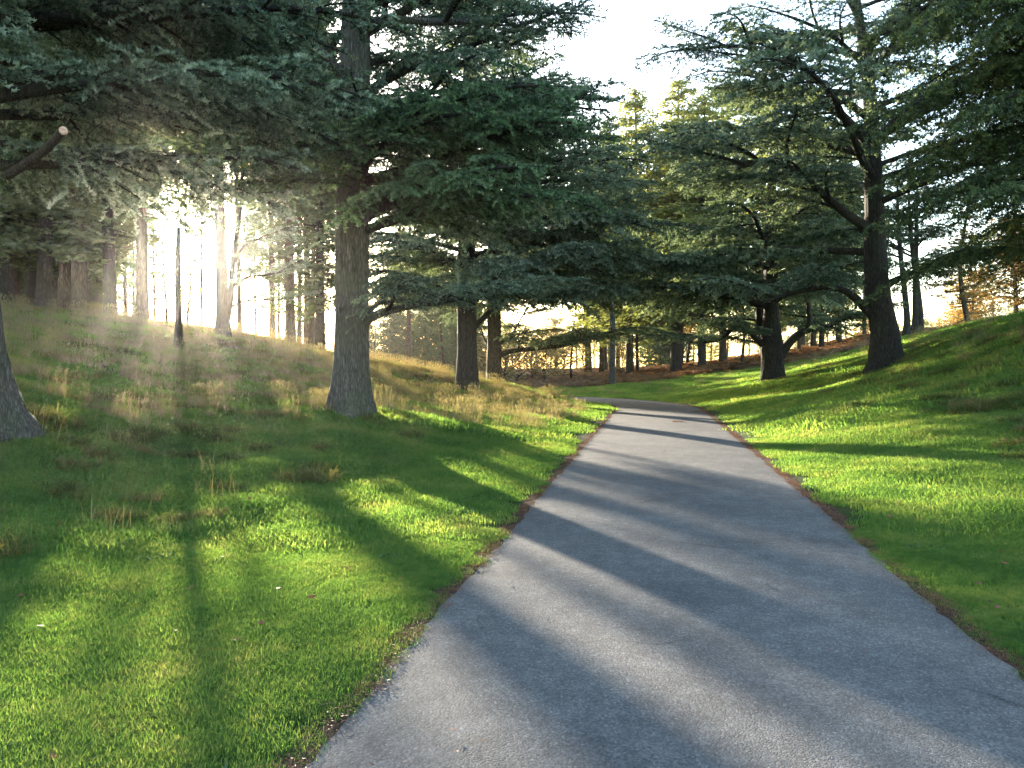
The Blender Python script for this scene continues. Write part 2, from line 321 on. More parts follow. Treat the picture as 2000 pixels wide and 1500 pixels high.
# ------------------------------------------------------------------ foliage helpers
def tris(P, D, S, ln, w):
    "thin triangles: base at P, direction D, side S"
    n = len(P); V = np.empty((n, 3, 3)); V[:, 0] = P - S * (w / 2)[:, None]; V[:, 1] = P + S * (w / 2)[:, None]; V[:, 2] = P + D * ln[:, None]
    return V.reshape(-1, 3)
def tri_faces(nv): return np.arange(nv, dtype=np.int32).reshape(-1, 3)
def unit(v): return v / (np.linalg.norm(v, axis=-1, keepdims=True) + 1e-9)
def needle_tufts(P, rg, per=4, ln=.04, w=.012, up=.35, axis=None, ax=0.):
    n = len(P) * per; Q = np.repeat(P, per, 0); D = rg.normal(size=(n, 3)); D[:, 2] = np.abs(D[:, 2]) * .8 + up
    if axis is not None: D += np.repeat(axis, per, 0) * ax
    D = unit(D); S = unit(np.cross(D, rg.normal(size=(n, 3)))); L = ln * rg.uniform(.7, 1.25, n)
    return tris(Q - D * (L * .12)[:, None] + rg.normal(0, ln * .12, (n, 3)), D, S, L, np.full(n, w) * rg.uniform(.7, 1.3, n))

def make_bough(seed, L=5.0, dens=1.0, droop=.25, per=4, ln=.045, w=.013, rise=.25, width=.42, spray=.2, bare=.14, gap=1.1):
    """one cedar bough along +X: (wood mesh, needle mesh)"""
    rg = np.random.default_rng(seed); tb = Tubes(); tuft = []; taxis = []
    t = np.linspace(0, 1, 14); wob = rg.uniform(0, 6, 3)
    ax = np.c_[t * L, .12 * L * t * np.sin(t * 4 + wob[0]) * .6, L * (rise * t - (rise * .6 + droop * .35) * t ** 2.2) + .03 * L * np.sin(t * 6 + wob[1]) * t]
    r0 = .018 * L
    tb.add(ax, r0 * (1 - t) ** .8 + .006, 7, .05, seed)
    def at(tt): return np.array([np.interp(tt, t, ax[:, k]) for k in range(3)])
    s = bare; side = 1
    while s < .985:
        side = -side; p0 = at(s); d0 = unit(at(min(s + .03, 1)) - at(s - .03))
        prof = math.sin(math.pi * min(1, (s * .85 + .18)) ** .8) ** .7 if s < .97 else .3
        l2 = max(.25, width * L * prof * rg.uniform(.55, 1.15)) * .55
        ang = math.radians(rg.uniform(42, 72)) * side; ca, sa = math.cos(ang), math.sin(ang)
        d2 = unit(np.array([d0[0] * ca - d0[1] * sa, d0[0] * sa + d0[1] * ca, rg.normal(.02, .13)]))
        k = np.linspace(0, 1, 6); fw = d0 * .35
        P2 = p0 + (d2[None] * k[:, None] + fw[None] * (k ** 2)[:, None] * .5) * l2; P2[:, 2] += l2 * (.10 * k - (.18 + droop * .5) * k ** 2) + rg.normal(0, .02)
        tb.add(P2, (.006 + .010 * l2) * (1 - k) + .003, 4)
        m = max(3, int(l2 / (spray * .62) * dens)); s3 = 1
        for j in range(m):
            u = (j + .6) / m; s3 = -s3; q0 = np.array([np.interp(u, k, P2[:, a]) for a in range(3)]); dd = unit(P2[-1] - P2[0])
            l3 = (spray * 1.0 + .30 * l2 * math.sin(math.pi * min(1, u * .8 + .2))) * rg.uniform(.5, 1.2)
            a3 = math.radians(rg.uniform(30, 65)) * s3; ca, sa = math.cos(a3), math.sin(a3)
            d3 = unit(np.array([dd[0] * ca - dd[1] * sa, dd[0] * sa + dd[1] * ca, dd[2] * .5 + rg.normal(.0, .22)]))
            n = max(3, int(l3 / (ln * .62))); kk = (np.arange(n) + rg.uniform(0, 1)) / n
            Pp = q0 + d3 * (kk * l3)[:, None]; Pp[:, 2] += .05 * kk - (.12 + droop * .8) * l3 * kk ** 2 * 1.2
            tuft.append(Pp + rg.normal(0, ln * .18, Pp.shape)); taxis.append(np.repeat(d3[None], n, 0))
            # side twiglets
            for _ in range(2):
                o = rg.integers(0, n); a4 = a3 + math.radians(rg.uniform(-60, 60)); l4 = l3 * rg.uniform(.25, .55); n4 = max(2, int(l4 / (ln * .62)))
                base = math.atan2(d3[1], d3[0]) + math.radians(rg.choice([-1, 1]) * rg.uniform(30, 60)); d4 = np.array([math.cos(base), math.sin(base), d3[2] + rg.normal(0, .15)])
                k4 = (np.arange(n4) + 1) / n4; P4 = Pp[o] + d4 * (k4 * l4)[:, None]; P4[:, 2] -= .25 * l4 * k4 ** 2
                tuft.append(P4); taxis.append(np.repeat(d4[None], n4, 0))
        s += (spray * gap / L) * rg.uniform(.75, 1.25)
    for _ in range(14):
        p0 = at(rg.uniform(.12, .95)) + np.r_[rg.normal(0, .35, 2), 0] * rg.integers(0, 2); l5 = rg.uniform(.25, .8); k = np.linspace(0, 1, 6); a5 = rg.uniform(0, 6.28)
        tb.add(p0 + np.c_[np.cos(a5) * k * l5 * .5 + .06 * l5 * np.sin(k * 6), np.sin(a5) * k * l5 * .5, -l5 * (.25 * k + .6 * k ** 2)], .006 * (1 - k) + .0025, 3)
    T = np.concatenate(tuft); A = np.concatenate(taxis)
    V = needle_tufts(T, rg, per, ln, w, .25, A, .2)
    wood = tb.mesh("branch"); nd = mesh_np("foliage", V, tri_faces(len(V)))
    tone = np.concatenate([np.clip(.42 + rg.normal(0, .17) + .38 * (np.arange(len(q)) + 1) / len(q), 0, 1.2) for q in tuft]); tone = np.repeat(tone, per) + rg.normal(0, .10, len(T) * per)
    a_ = nd.attributes.new("tone", 'FLOAT', 'FACE'); a_.data.foreach_set("value", tone.astype(np.float32))
    return wood, nd
def with_mat(me, mat): me = me.copy(); me.materials.clear(); me.materials.append(mat); return me
NB = 5
B_fine = [make_bough(100 + i, 5.0, 1.25, droop=[.2, .3, .15, .35, .25][i], ln=.055, w=.021, per=7, width=.62, gap=.95, spray=.26) for i in range(NB)]
B_mid = [make_bough(200 + i, 5.0, 1.1, droop=[.2, .3, .12, .25][i], ln=.085, w=.034, spray=.32, per=6, width=.66, gap=.8) for i in range(4)]
B_weep = [make_bough(300 + i, 5.0, 1.2, droop=.75, ln=.07, w=.02, rise=.2, width=.5, per=5, gap=.75) for i in range(3)]
print('TRIS', [len(b.polygons) for s in (B_fine, B_mid, B_weep) for a, b in s])
SETS = {}
def bset(kind, bark, leaf):
    key = (kind, bark, leaf)
    if key not in SETS:
        src = {'fine': B_fine, 'mid': B_mid, 'weep': B_weep}[kind]; SETS[key] = [(with_mat(a, M[bark]), with_mat(b, M[leaf])) for a, b in src]
    return SETS[key]
def put_bough(root, bs, P, yaw, pitch, length, roll=0., name='bough'):
    a, b = bs[R.randrange(len(bs))]; s = length / 5.0
    o = link('branch', a, None, root); o.location = P
    o.rotation_euler = (math.radians(roll), -math.radians(pitch), math.radians(yaw)); o.scale = (s, s * R.uniform(.9, 1.15), s * R.uniform(.9, 1.1))
    f = link('foliage', b, None, o); return o

def cedar(label, x, y, path, radii, bs, h0, h1, nb, lenf, pitchf, limbs=(), bark='bark', group=None, allow=None, sides=40, cat='tree', name='cedar_tree', yaw0=0, flare=.55, extra=(), ebs=None):
    """path: [(dx,dy,h)], radii at each, nb boughs between h0 and h1; limbs: [(points relative to base, r0, r1)]"""
    z = gz(x, y); root = thing(name, label, cat, (x, y, z), 0, group)
    P = smooth_path([(path[0][0], path[0][1], -.35)] + list(path), 60 if sides > 30 else 24); rr = np.interp(P[:, 2], [-.35] + [p[2] for p in path], [radii[0]] + list(radii))
    tb = Tubes().add(P, rr, sides, .03, int(abs(x * 7) + y), flare=flare, ridges=17 if sides > 30 else 0)
    link('trunk', tb.mesh('trunk'), M[bark], root)
    cnt = 0
    def axis(h): return np.array([np.interp(h, P[:, 2], P[:, 0]), np.interp(h, P[:, 2], P[:, 1]), h])
    for pts, r0, r1, bl in limbs:
        Q = smooth_path(pts, 26); tt = np.linspace(0, 1, 26)
        ob = link('limb', Tubes().add(Q, r0 + (r1 - r0) * tt ** .8, 14, .04, cnt).mesh('limb'), M[bark], root)
        if bl < .1: continue
        nl = max(3, int(np.linalg.norm(Q[-1] - Q[0]) * 1.5)); sd = 1
        for j in range(nl):
            u = .28 + .72 * (j + .5) / nl; k = int(u * 25); d = unit(Q[min(k + 1, 25)] - Q[k - 1]); sd = -sd
            yaw = math.degrees(math.atan2(d[1], d[0])) + (sd * R.uniform(25, 65) if j < nl - 1 else 0)
            put_bough(root, bs, Q[k], yaw, R.uniform(-2, 14), bl * R.uniform(.7, 1.15)); cnt += 1
    for h, yw, pt, ln_ in extra: put_bough(root, ebs or bs, axis(h), yw, pt, ln_, R.uniform(-6, 6))
    ya = yaw0
    for i in range(nb):
        f = (i + R.uniform(.2, .8)) / nb; h = h0 + (h1 - h0) * f; ya += 137.5 + R.uniform(-25, 25)
        yaw = ya % 360
        L = lenf(f, yaw) * R.uniform(.8, 1.15)
        if allow and not allow(h, yaw, f): continue
        if L < .6: continue
        put_bough(root, bs, axis(h), yaw, pitchf(f) + R.uniform(-7, 7), L, R.uniform(-8, 8)); cnt += 1
    return root
def P3(x0, y0, pts):
    "pixel points with depth -> points relative to the tree base at x0,y0"
    b = np.array([x0, y0, gz(x0, y0)]); return [wp(*q) - b for q in pts]

# ------------------------------------------------------------------ the named cedars
CF = bset('fine', 'bark_dark', 'cedar'); CM = bset('mid', 'bark_dark', 'cedar'); CFR = bset('fine', 'bark_dark', 'cedar_fresh'); WG = bset('weep', 'bark_dark', 'cedar_green')
def toward(yaw, c): return math.cos(math.radians(yaw - c))
# main cedar left of the road
x0, y0 = -3.36, 16.0
L1 = [(P3(x0, y0, [(700,640,16),(735,615,15.8),(790,600,15.5),(860,590,15.2),(940,575,15)]), .11, .04, 2.4),
      (P3(x0, y0, [(700,640,16),(730,600,16.3),(770,570,16.8),(830,545,17.3)]), .075, .03, 2.2),
      (P3(x0, y0, [(700,420,16),(730,385,16),(775,355,16.2),(850,345,16.4),(960,352,16.5),(1080,372,16.5)]), .14, .04, 2.6),
      (P3(x0, y0, [(690,330,16),(735,300,15.4),(800,240,14.8),(900,190,14.3)]), .1, .03, 2.6),
      (P3(x0, y0, [(680,160,16),(620,100,15.5),(540,70,15),(440,60,14.5),(330,45,14)]), .12, .04, 2.6),
      (P3(x0, y0, [(690,60,16),(760,45,15.5),(880,50,15),(990,40,15)]), .11, .04, 2.6)]
def allow2(h, yaw, f):
    left = toward(yaw, 180)
    if left > .35 and h < 5.6: return False
    if toward(yaw, 270) > .55 and h < 8.2: return False
    return True
cedar('large grey-trunked blue cedar, nearest full trunk on the bank left of the road', x0, y0,
      [(0,0,0),(0,0,1),(.03,0,3),(.08,0,5.5),(.15,0,8),(.2,.05,11),(.2,.1,15),(.2,.1,19)], [.41,.35,.335,.32,.29,.23,.14,.04], CF, 3.4, 18.5, 62,
      lambda f, yaw: (5.6 if toward(yaw, 0) > 0 else 4.6) * (1 - f) ** .55 * (1 + .1 * math.sin(f * 40)) + .5, lambda f: 6 + 22 * f, L1, 'bark', allow=allow2, sides=72, ebs=CFR, extra=[(3.7,-12,4,5.2),(4.1,-38,2,5.0),(4.3,18,5,5.2),(4.7,-22,2,5.4),(5.0,-55,0,4.6),(5.3,5,3,5.6),(5.6,-35,0,5.2),(4.4,-70,4,3.6),(5.9,-8,0,5.4),(5.3,200,-4,4.4),(5.6,165,-6,4.6),(5.9,220,-4,4.6),(6.2,185,-4,4.8),(6.0,245,0,4.2),(6.6,150,-4,4.6),(4.8,178,-8,3.2)])
# cedar at the left frame edge
x0, y0 = -7.15, 10.0
def allow1(h, yaw, f): return True
r1_ = cedar('old blue cedar cut by the left picture edge, its trunk foot flared', x0, y0,
      [(.08,0,0),(.05,0,1),(-.03,0,2.5),(-.12,0,5),(-.25,0,9),(-.2,0,13),(-.2,0,16)], [.52,.42,.36,.33,.25,.15,.04], CF, 3.5, 15.5, 56,
      lambda f, yaw: 5.2 * (1 - f) ** .5 + .5, lambda f: 1 + 22 * f, (), 'bark', allow=allow1, sides=72, extra=[(3.4,20,0,4.6),(3.7,50,-2,5.),(4.2,0,0,5.4),(4.6,35,-2,5.6),(5.,70,-3,5.4),(5.3,10,-2,6.),(5.8,45,-3,6.),(6.4,20,-4,6.2)])
st = P3(x0, y0, [(20,345,9.9),(88,300,9.3),(130,258,8.7)])
me = Tubes().add(smooth_path([np.array(q) for q in st], 6), [.06, .056, .052, .05, .047, .045], 12).mesh('branch_stub')
stub = link('branch_stub', me, M['bark_dark'], r1_)
_e = unit(st[2] - st[1]); _a = unit(np.cross(_e, [0, 0, 1.])); _b = np.cross(_e, _a); _t = np.linspace(0, 2 * math.pi, 20, endpoint=False)
_rg = np.concatenate([st[2] + _e * dz + rr_ * .046 * (np.cos(_t)[:, None] * _a + np.sin(_t)[:, None] * _b) for rr_, dz in ((1.03, -.01), (1.0, .006), (.5, .008), (.05, .009))])
_q = np.concatenate([np.stack([k * 20 + np.arange(20), k * 20 + (np.arange(20) + 1) % 20, (k + 1) * 20 + (np.arange(20) + 1) % 20, (k + 1) * 20 + np.arange(20)], -1) for k in range(3)])
m, nt, out = new_mat("sawn_wood"); tc = N(nt, "ShaderNodeTexCoord"); p = N(nt, "ShaderNodeBsdfPrincipled"); p.inputs["Roughness"].default_value = .8
nt.links.new(ramp(nt, [(.35, (.32, .18, .12)), (.65, (.55, .38, .28))], noise(nt, tc.outputs["Object"], 40, 3)), p.inputs["Base Color"]); nt.links.new(p.outputs[0], out.inputs[0])
link('cut_face', mesh_np('cut_face', _rg, _q), m, stub)
# dark cedar behind on the left
x0, y0 = -1.82, 31.0
L3 = [(P3(x0, y0, [(925,640,31),(955,610,31),(1010,560,30.5),(1070,520,30),(1130,500,29.5)]), .13, .05, 3.6),
      (P3(x0, y0, [(912,560,31),(960,500,30),(1050,440,29.5),(1130,420,29)]), .13, .05, 3.8)]
cedar('dark-trunked cedar on the left bank, second trunk along the road', x0, y0, [(0,0,0),(0,0,2),(0,0,5),(.1,0,9),(.1,0,13),(.1,0,18),(.1,0,21)], [.46,.38,.36,.3,.24,.12,.04], CM, 3.1, 20.5, 60,
      lambda f, yaw: (6.2 if toward(yaw, 0) > -.2 else 5) * (1 - f) ** .6 + .8, lambda f: 4 + 20 * f, L3, 'bark_dark', sides=40, extra=[(3.6,-15,0,6.5),(4.2,10,-2,7),(4.8,-35,-2,6.5),(5.4,-5,-3,7.4),(6.2,-25,-3,7.6),(7.,5,-3,7.4),(4.5,-70,0,5),(5.6,-90,0,5.5),(7.8,-20,0,7.4),(3.8,185,0,4.),(5,170,0,4.5)])
# brown-trunked cedar with a long low limb
x0, y0 = -.89, 38.0
L4 = [(P3(x0, y0, [(972,695,38),(1000,685,38),(1050,680,37.5),(1110,672,37),(1175,650,36)]), .16, .06, 3.4),
      (P3(x0, y0, [(975,672,38),(995,660,38),(1008,640,38.5),(1030,600,39)]), .09, .04, 2.6),
      (P3(x0, y0, [(955,675,38),(945,660,38.5),(940,640,39)]), .07, .04, 2.)]
cedar('brown-trunked cedar just before the bend, with a long low dark limb reaching right', x0, y0, [(0,0,0),(0,0,2),(0,0,4),(0,0,8),(0,0,14),(0,0,18)], [.38,.34,.34,.28,.14,.04], CM, 3.0, 17.5, 46,
      lambda f, yaw: (6.5 if toward(yaw, 0) > 0 else 4.5) * (1 - f) ** .55 + .8, lambda f: 0 + 24 * f, L4, 'bark_warm', sides=32, flare=.25, extra=[(4.2,0,-2,8),(5.0,-20,-3,8.4),(6.1,-8,-2,8.4),(7.8,0,0,8)])
# big cedar on the right bank
x0, y0 = 13.6, 28.0
L5 = [(P3(x0, y0, [(1700,290,28),(1672,262,28),(1630,222,27.6),(1575,195,27.2),(1530,175,27),(1490,125,26.6),(1450,97,26.3),(1400,98,26)]), .2, .04, 3.6),
      (P3(x0, y0, [(1705,450,28),(1665,430,27.5),(1620,395,27),(1570,350,26.6),(1510,318,26.2),(1440,330,26)]), .2, .05, 3.8),
      (P3(x0, y0, [(1705,620,28),(1660,575,28),(1620,562,28),(1560,570,27.5),(1490,590,27)]), .17, .05, 3.6),
      (P3(x0, y0, [(1720,560,28),(1745,548,28),(1790,530,27.8),(1860,515,27.5),(1960,490,27)]), .15, .05, 3.4),
      (P3(x0, y0, [(1712,370,28),(1730,345,28),(1780,338,28),(1850,330,28),(1920,322,28)]), .12, .04, 3.2),
      (P3(x0, y0, [(1684,135,28),(1700,90,28),(1735,40,28),(1780,-20,28)]), .13, .06, 3.4),
      (P3(x0, y0, [(1684,140,28),(1660,110,28),(1610,70,27.6),(1540,40,27.3)]), .12, .05, 3.2),
      (P3(x0, y0, [(1690,135,28),(1725,110,28.5),(1775,70,29),(1810,20,29)]), .1, .05, 3.)]
zb = gz(x0, y0)
tp = [(0,0,0)] + [tuple(q) for q in P3(x0, y0, [(1726,650,28),(1712,560,28),(1706,450,28),(1700,300,28),(1688,140,28),(1668,20,28),(1650,-120,28),(1640,-240,28)])]
def allow5(h, yaw, f): return not (f < .12 and toward(yaw, 270) > .3)
cedar('broad spreading cedar with a thick trunk standing on the right bank', x0, y0, tp, [.6,.47,.41,.35,.28,.2,.14,.09,.04], CM, 3.9, 18, 32,
      lambda f, yaw: (8.0 if toward(yaw, 180) > 0 else 6.8) * (1 - f) ** .5 + .8, lambda f: 2 + 22 * f, L5, 'bark_dark', allow=allow5, sides=56, flare=.4)
# low forking cedar
x0, y0 = 11.9, 35.0
L6 = [(P3(x0, y0, [(1500,700,35),(1490,675,35),(1470,655,34.6),(1455,640,34)]), .2, .09, 3.2),
      (P3(x0, y0, [(1520,700,35),(1545,665,35),(1575,645,35),(1610,640,35),(1640,625,34.6)]), .24, .09, 3.2),
      (P3(x0, y0, [(1575,650,35),(1580,620,35),(1572,560,35),(1570,500,35)]), .15, .05, 3.2),
      (P3(x0, y0, [(1500,690,35),(1485,640,35.4),(1480,560,36),(1475,450,36)]), .26, .12, 3.6),
      (P3(x0, y0, [(1480,650,35),(1440,640,34.5),(1400,665,34),(1340,670,33.5)]), .12, .04, 3.0)]
cedar('low forking multi-stemmed cedar at the foot of the right bank', x0, y0, [(0,0,0),(-.05,0,1),(-.1,0,1.8),(-.1,0,3),(-.1,.1,5.5),(-.1,.1,9),(0,0,13)], [.54,.46,.5,.34,.28,.19,.05], CM, 3.0, 13, 24,
      lambda f, yaw: 6.4 * (1 - f) ** .5 + .8, lambda f: 2 + 18 * f, L6, 'bark_dark', sides=44, flare=.35, extra=[(3.4,190,2,7.5),(3.9,170,0,8),(4.4,205,0,8.4),(5.2,186,-2,8.)])
# weeping dark conifer off the right edge
def allow7(h, yaw, f): return True
cedar('dark green drooping conifer reaching in from the right edge of the picture', 14.2, 17.5, [(0,0,0),(0,0,4),(0,0,9),(0,0,14),(0,0,17)], [.5,.4,.3,.15,.04], WG, 1.9, 16.5, 92,
      lambda f, yaw: 5.6 * (1 - f) ** .45 + .6, lambda f: 2 + 12 * f, (), 'bark_dark', sides=36, extra=[(h, yw, -3, l_) for h, yw, l_ in ((3.6,185,5.2),(4.3,170,5.8),(4.9,200,6.),(5.6,180,6.4),(6.2,160,6.2),(6.5,215,6),(7.2,190,6.4),(7.9,172,6.2),(8.3,205,6.4),(9.,185,6.2),(9.6,165,6),(10.2,200,6),(10.9,180,5.6),(11.6,215,5.4))])

# ------------------------------------------------------------------ wood and background trees (shared trunks and crowns)
def card_cloud(P, rg, size, per, flat=.4, aspect=.5):
    n = len(P) * per; Q = np.repeat(P, per, 0) + rg.normal(0, size * .7, (len(P) * per, 3)) * np.array([1, 1, flat]); D = rg.normal(size=(n, 3)); D[:, 2] *= flat; D = unit(D)
    S = rg.normal(size=(n, 3)); S[:, 2] *= .6; S = unit(np.cross(D, S)); L = size * rg.uniform(.6, 1.4, n); return tris(Q, D, S, L, L * aspect)
def conifer(seed, H=18., base=.45, rad=3.0, nb=70, size=.16, per=5, taper=.8, up=10, dead=18, r=.2, npb=16, droop=.15, lean=0.):
    "(trunk mesh with stubs, crown mesh incl. its boughs as clumps)"
    rg = np.random.default_rng(seed); tb = Tubes(); t = np.linspace(-.03, 1, 16)
    ax = np.c_[lean * H * np.clip(t, 0, 1) ** 1.5 + .1 * np.sin(t * 5 + seed), .12 * np.sin(t * 4 + seed * 2), t * H]; tb.add(ax, r * (1 - np.clip(t, 0, 1)) ** .75 + .015 + r * .35 * np.exp(-np.clip(t, 0, 1) * H / .4), 12, .04, seed)
    pts = []
    for i in range(nb):
        f = (i + rg.uniform(0, 1)) / nb; h = H * (base + (1 - base) * f * .99); a = i * 2.4 + rg.uniform(-.4, .4)
        L = rad * ((1 - f) ** taper * .9 + .1) * (min(1, f * 6 + .55)) * rg.uniform(.6, 1.2); pt = math.radians(up + 20 * f + rg.uniform(-12, 12))
        c = np.array([np.interp(h / H, t, ax[:, 0]), np.interp(h / H, t, ax[:, 1]), h]); k = np.linspace(0, 1, 5)
        Q = c + np.c_[np.cos(a) * k * L, np.sin(a) * k * L, L * (math.tan(pt) * k - (droop + .2) * k ** 2)]
        tb.add(Q, (.008 * L + .012) * (1 - k) + .005, 4)
        m = max(3, int(npb * L / rad)); u = rg.uniform(.25, 1.02, m); X = np.stack([np.interp(u, k, Q[:, j]) for j in range(3)], 1)
        X += rg.normal(0, 1, (m, 3)) * np.array([1, 1, .25]) * (.22 * L * (1.1 - np.abs(u - .6)))[:, None] * .8; pts.append(X)
    for i in range(dead):
        h = H * rg.uniform(.12, max(base, .2)); a = rg.uniform(0, 6.28); L = rg.uniform(.3, 1.3) * min(1, rad / 2); c = np.array([np.interp(h / H, t, ax[:, 0]), np.interp(h / H, t, ax[:, 1]), h]); k = np.linspace(0, 1, 4)
        tb.add(c + np.c_[np.cos(a) * k * L, np.sin(a) * k * L, -.2 * L * k + rg.normal(0, .1) * k], (.022) * (1 - k) + .005, 4)
    V = card_cloud(np.concatenate(pts), rg, size, per)
    return tb.mesh('trunk'), mesh_np('crown', V, tri_faces(len(V)))
K = {}
K['pine'] = [conifer(10 + i, 19 + i, .38, 3.0, 110, .22, 8, .5, 4, 34, .22, 30) for i in range(3)]
K['pine_full'] = [conifer(20 + i, 17 + i, .14, 2.9, 120, .23, 8, .5, 2, 16, .22, 28) for i in range(2)]
K['thin'] = [conifer(30 + i, 5.2, .25, .75, 40, .13, 5, .5, 10, 8, .05, 10) for i in range(2)]
K['spruce'] = [conifer(40 + i, 15, .06, 3.6, 150, .28, 9, .9, -4, 4, .2, 32, .3) for i in range(2)]
K['larch'] = [conifer(50 + i, 17, .2, 3.6, 130, .22, 8, .7, 4, 12, .2, 32) for i in range(2)]
K['small'] = [conifer(60, 4.6, .2, 2.0, 34, .12, 5, .8, 14, 6, .08, 14)]
K['bare'] = [conifer(70 + i, 11, .25, 3.2, 90, .2, 3, .4, 38, 10, .16, 9, -.1) for i in range(2)]
K['oak'] = [conifer(80 + i, 10, .22, 4.2, 80, .24, 7, .45, 28, 4, .22, 34, -.1) for i in range(2)]
KM = {}
def tree(kind, px, py, d, label, bark='bark_dark', leaf='conifer', s=1.0, w=1.0, group=None, name='pine_tree', rz=None, x=None, y=None, cat='tree'):
    if x is None: x = (px - 1000) / F * d; y = d
    v = R.randrange(len(K[kind])); key = (kind, v, bark, leaf)
    if key not in KM: a, b = K[kind][v]; KM[key] = (with_mat(a, M[bark]), with_mat(b, M[leaf]))
    root = thing(name, label, cat, (x, y, gz(x, y) - .02), R.uniform(0, 6.28) if rz is None else rz, group); root.scale = (s * w, s * w, s)
    link('trunk', KM[key][0], None, root); link('crown', KM[key][1], None, root); return root
WG_ = 'pines of the dense wood on the left hill'; WL = 'slender dark pine in the dense wood on the left hill'
for px, d, s in [(-60,30,1),(20,33,1.),(62,31,.95),(100,36,1.1),(135,30,1.),(168,29,1.1),(190,40,1.),(-10,42,1.1),(80,44,1.1),(150,46,1.),(45,38,1),(-100,38,1.1),(-160,33,1),(120,52,1.2),(150,56,1.1),(25,54,1.1),(-60,50,1.2),(-140,46,1.1)]:
    tree('pine' if R.random() < .6 else 'pine_full', px, 0, d, WL, 'bark_warm' if R.random() < .5 else 'bark_dark', 'conifer', s, 1.1, WG_)
tree('pine', 216, 0, 29.5, 'pine trunk on the hill crest at the right edge of the dense left wood', 'bark_dark', 'conifer', 1., 1.0)
tree('pine', 284, 0, 30, 'reddish pine trunk standing just left of the sun glow on the hill crest', 'bark_warm', 'conifer', 1., 1.0)
tree('thin', 325, 0, 33, 'thin sapling with sparse leaves in the sun glow, left of the dark slope trunk', 'bark_dark', 'conifer', .85, 1.)
tree('thin', 369, 0, 32, 'thin sapling with sparse leaves in the sun glow, right of the dark slope trunk', 'bark_dark', 'conifer', .8, 1.)
def plain_trunk(label, px, py, d, w, top, leafy=False, lean=0, name='pine_tree'):
    x, y = (px - 1000) / F * d, d
    return x, y
x0, y0 = (350 - 1000) / F * 24, 24.  # slim trunk, top and crown left off so its shadow band misses the camera
cedar('slim trunk standing alone on the slope below the sun, cut short and crownless to clear it', x0, y0, [(0,0,0),(0,0,1),(-.02,0,2.),(0,0,3.2),(0.02,0,3.8)], [.14,.10,.09,.08,.06], CM, 1.2, 3.3, 0,
      lambda f, yaw: 1., lambda f: 10, (), 'bark_dark', sides=24, name='shortened_tree')
x0, y0 = (436 - 1000) / F * 29, 29.
L8 = [(P3(x0, y0, [(440,640,29),(452,580,29),(458,500,29),(470,420,29),(476,330,29)]), .15, .06, 1.8),
      (P3(x0, y0, [(456,560,29),(485,542,29),(520,538,28.5),(560,530,28)]), .06, .02, 1.6),
      (P3(x0, y0, [(452,600,29),(480,588,29),(540,586,29),(600,580,28.6)]), .05, .02, 1.4),
      (P3(x0, y0, [(456,520,29),(480,480,29),(520,462,28.6)]), .06, .02, 1.6)]
cedar('twin-stemmed tree on the hill crest right of the sun glow, side branches reaching right', x0, y0, [(0,0,0),(0,0,1),(-.05,0,3),(-.1,0,6),(-.1,0,10),(0,0,15)], [.29,.23,.2,.17,.13,.05], CM, 6.2, 14.5, 26,
      lambda f, yaw: 3.6 * (1 - f) ** .5 + .5, lambda f: 4 + 14 * f, L8, 'bark_dark', sides=32, name='twin_stem_tree', flare=.3)
GR = 'thin trunks along the crest left of the big cedar'
for px, d, w, lab in [(468,34,.5,'very thin bare stem right of the twin-stemmed tree'),(530,38,.7,'thin trunk on the crest, leftmost of the row before the big cedar'),(563,33,1.,'thickest trunk of the row on the crest left of the big cedar'),
                 (584,40,.6,'thin trunk just right of the thickest trunk of the crest row'),(598,36,.8,'second trunk left of the big cedar in the crest row'),(613,38,.6,'thin trunk of the crest row nearest to the big cedar')]:
    tree('pine', px, 0, d, lab, 'bark_warm', 'conifer', .95, w, GR)
tree('pine_full', 622, 0, 33, 'leafy warm-lit conifer on the crest directly behind the big cedar trunk', 'bark_dark', 'conifer', .8, 1.15, None, 'conifer_tree')
for px, d, s in [(10,28,.9),(90,28,.85),(115,33,.95),(50,44,.9),(175,34,.9),(170,44,.8),(140,37,.7),(75,34,.6),(-40,36,.9),(40,50,.8),(95,60,.8),(110,62,.9),(140,66,.8),(110,40,.75),(0,58,.8)]:
    tree('pine_full', px, 0, d, WL, 'bark_dark', 'conifer', s, 1.3, WG_)
for px, d, s, w in [(246,38,1.,.4),(262,45,1.,.45),(303,42,.95,.35),(395,44,1.,.4),(500,46,.95,.4),(546,50,1.,.5),(630,42,.9,.45)]:
    tree('pine', px, 0, d, 'thin dark stem in front of the bright sky on the left crest', 'bark_dark', 'conifer', s, w, 'thin stems in front of the bright sky')
# hazy conifers between the big cedar and the dark cedar
for px, d, k, s, lab in [(770,72,'spruce',.75,'hazy full conifer behind the hill, right beside the big cedar trunk'),(800,60,'pine',.9,'pale lit trunk behind the hill between the first two roadside cedars'),(866,58,'thin',1.6,'very thin pale stem in front of the hazy conifers'),
                    (835,75,'spruce',.9,'hazy conifer behind the thin pale stem'),(700,80,'spruce',.8,'hazy conifer hidden mostly behind the big cedar trunk'),(885,80,'spruce',.75,'hazy conifer left of the dark-trunked cedar'),(930,85,'spruce',.6,'hazy dark bushy conifer between the two roadside cedars')]:
    tree(k, px, 0, d, lab, 'bark_warm', 'conifer', s, 1.1, None, 'conifer_tree')
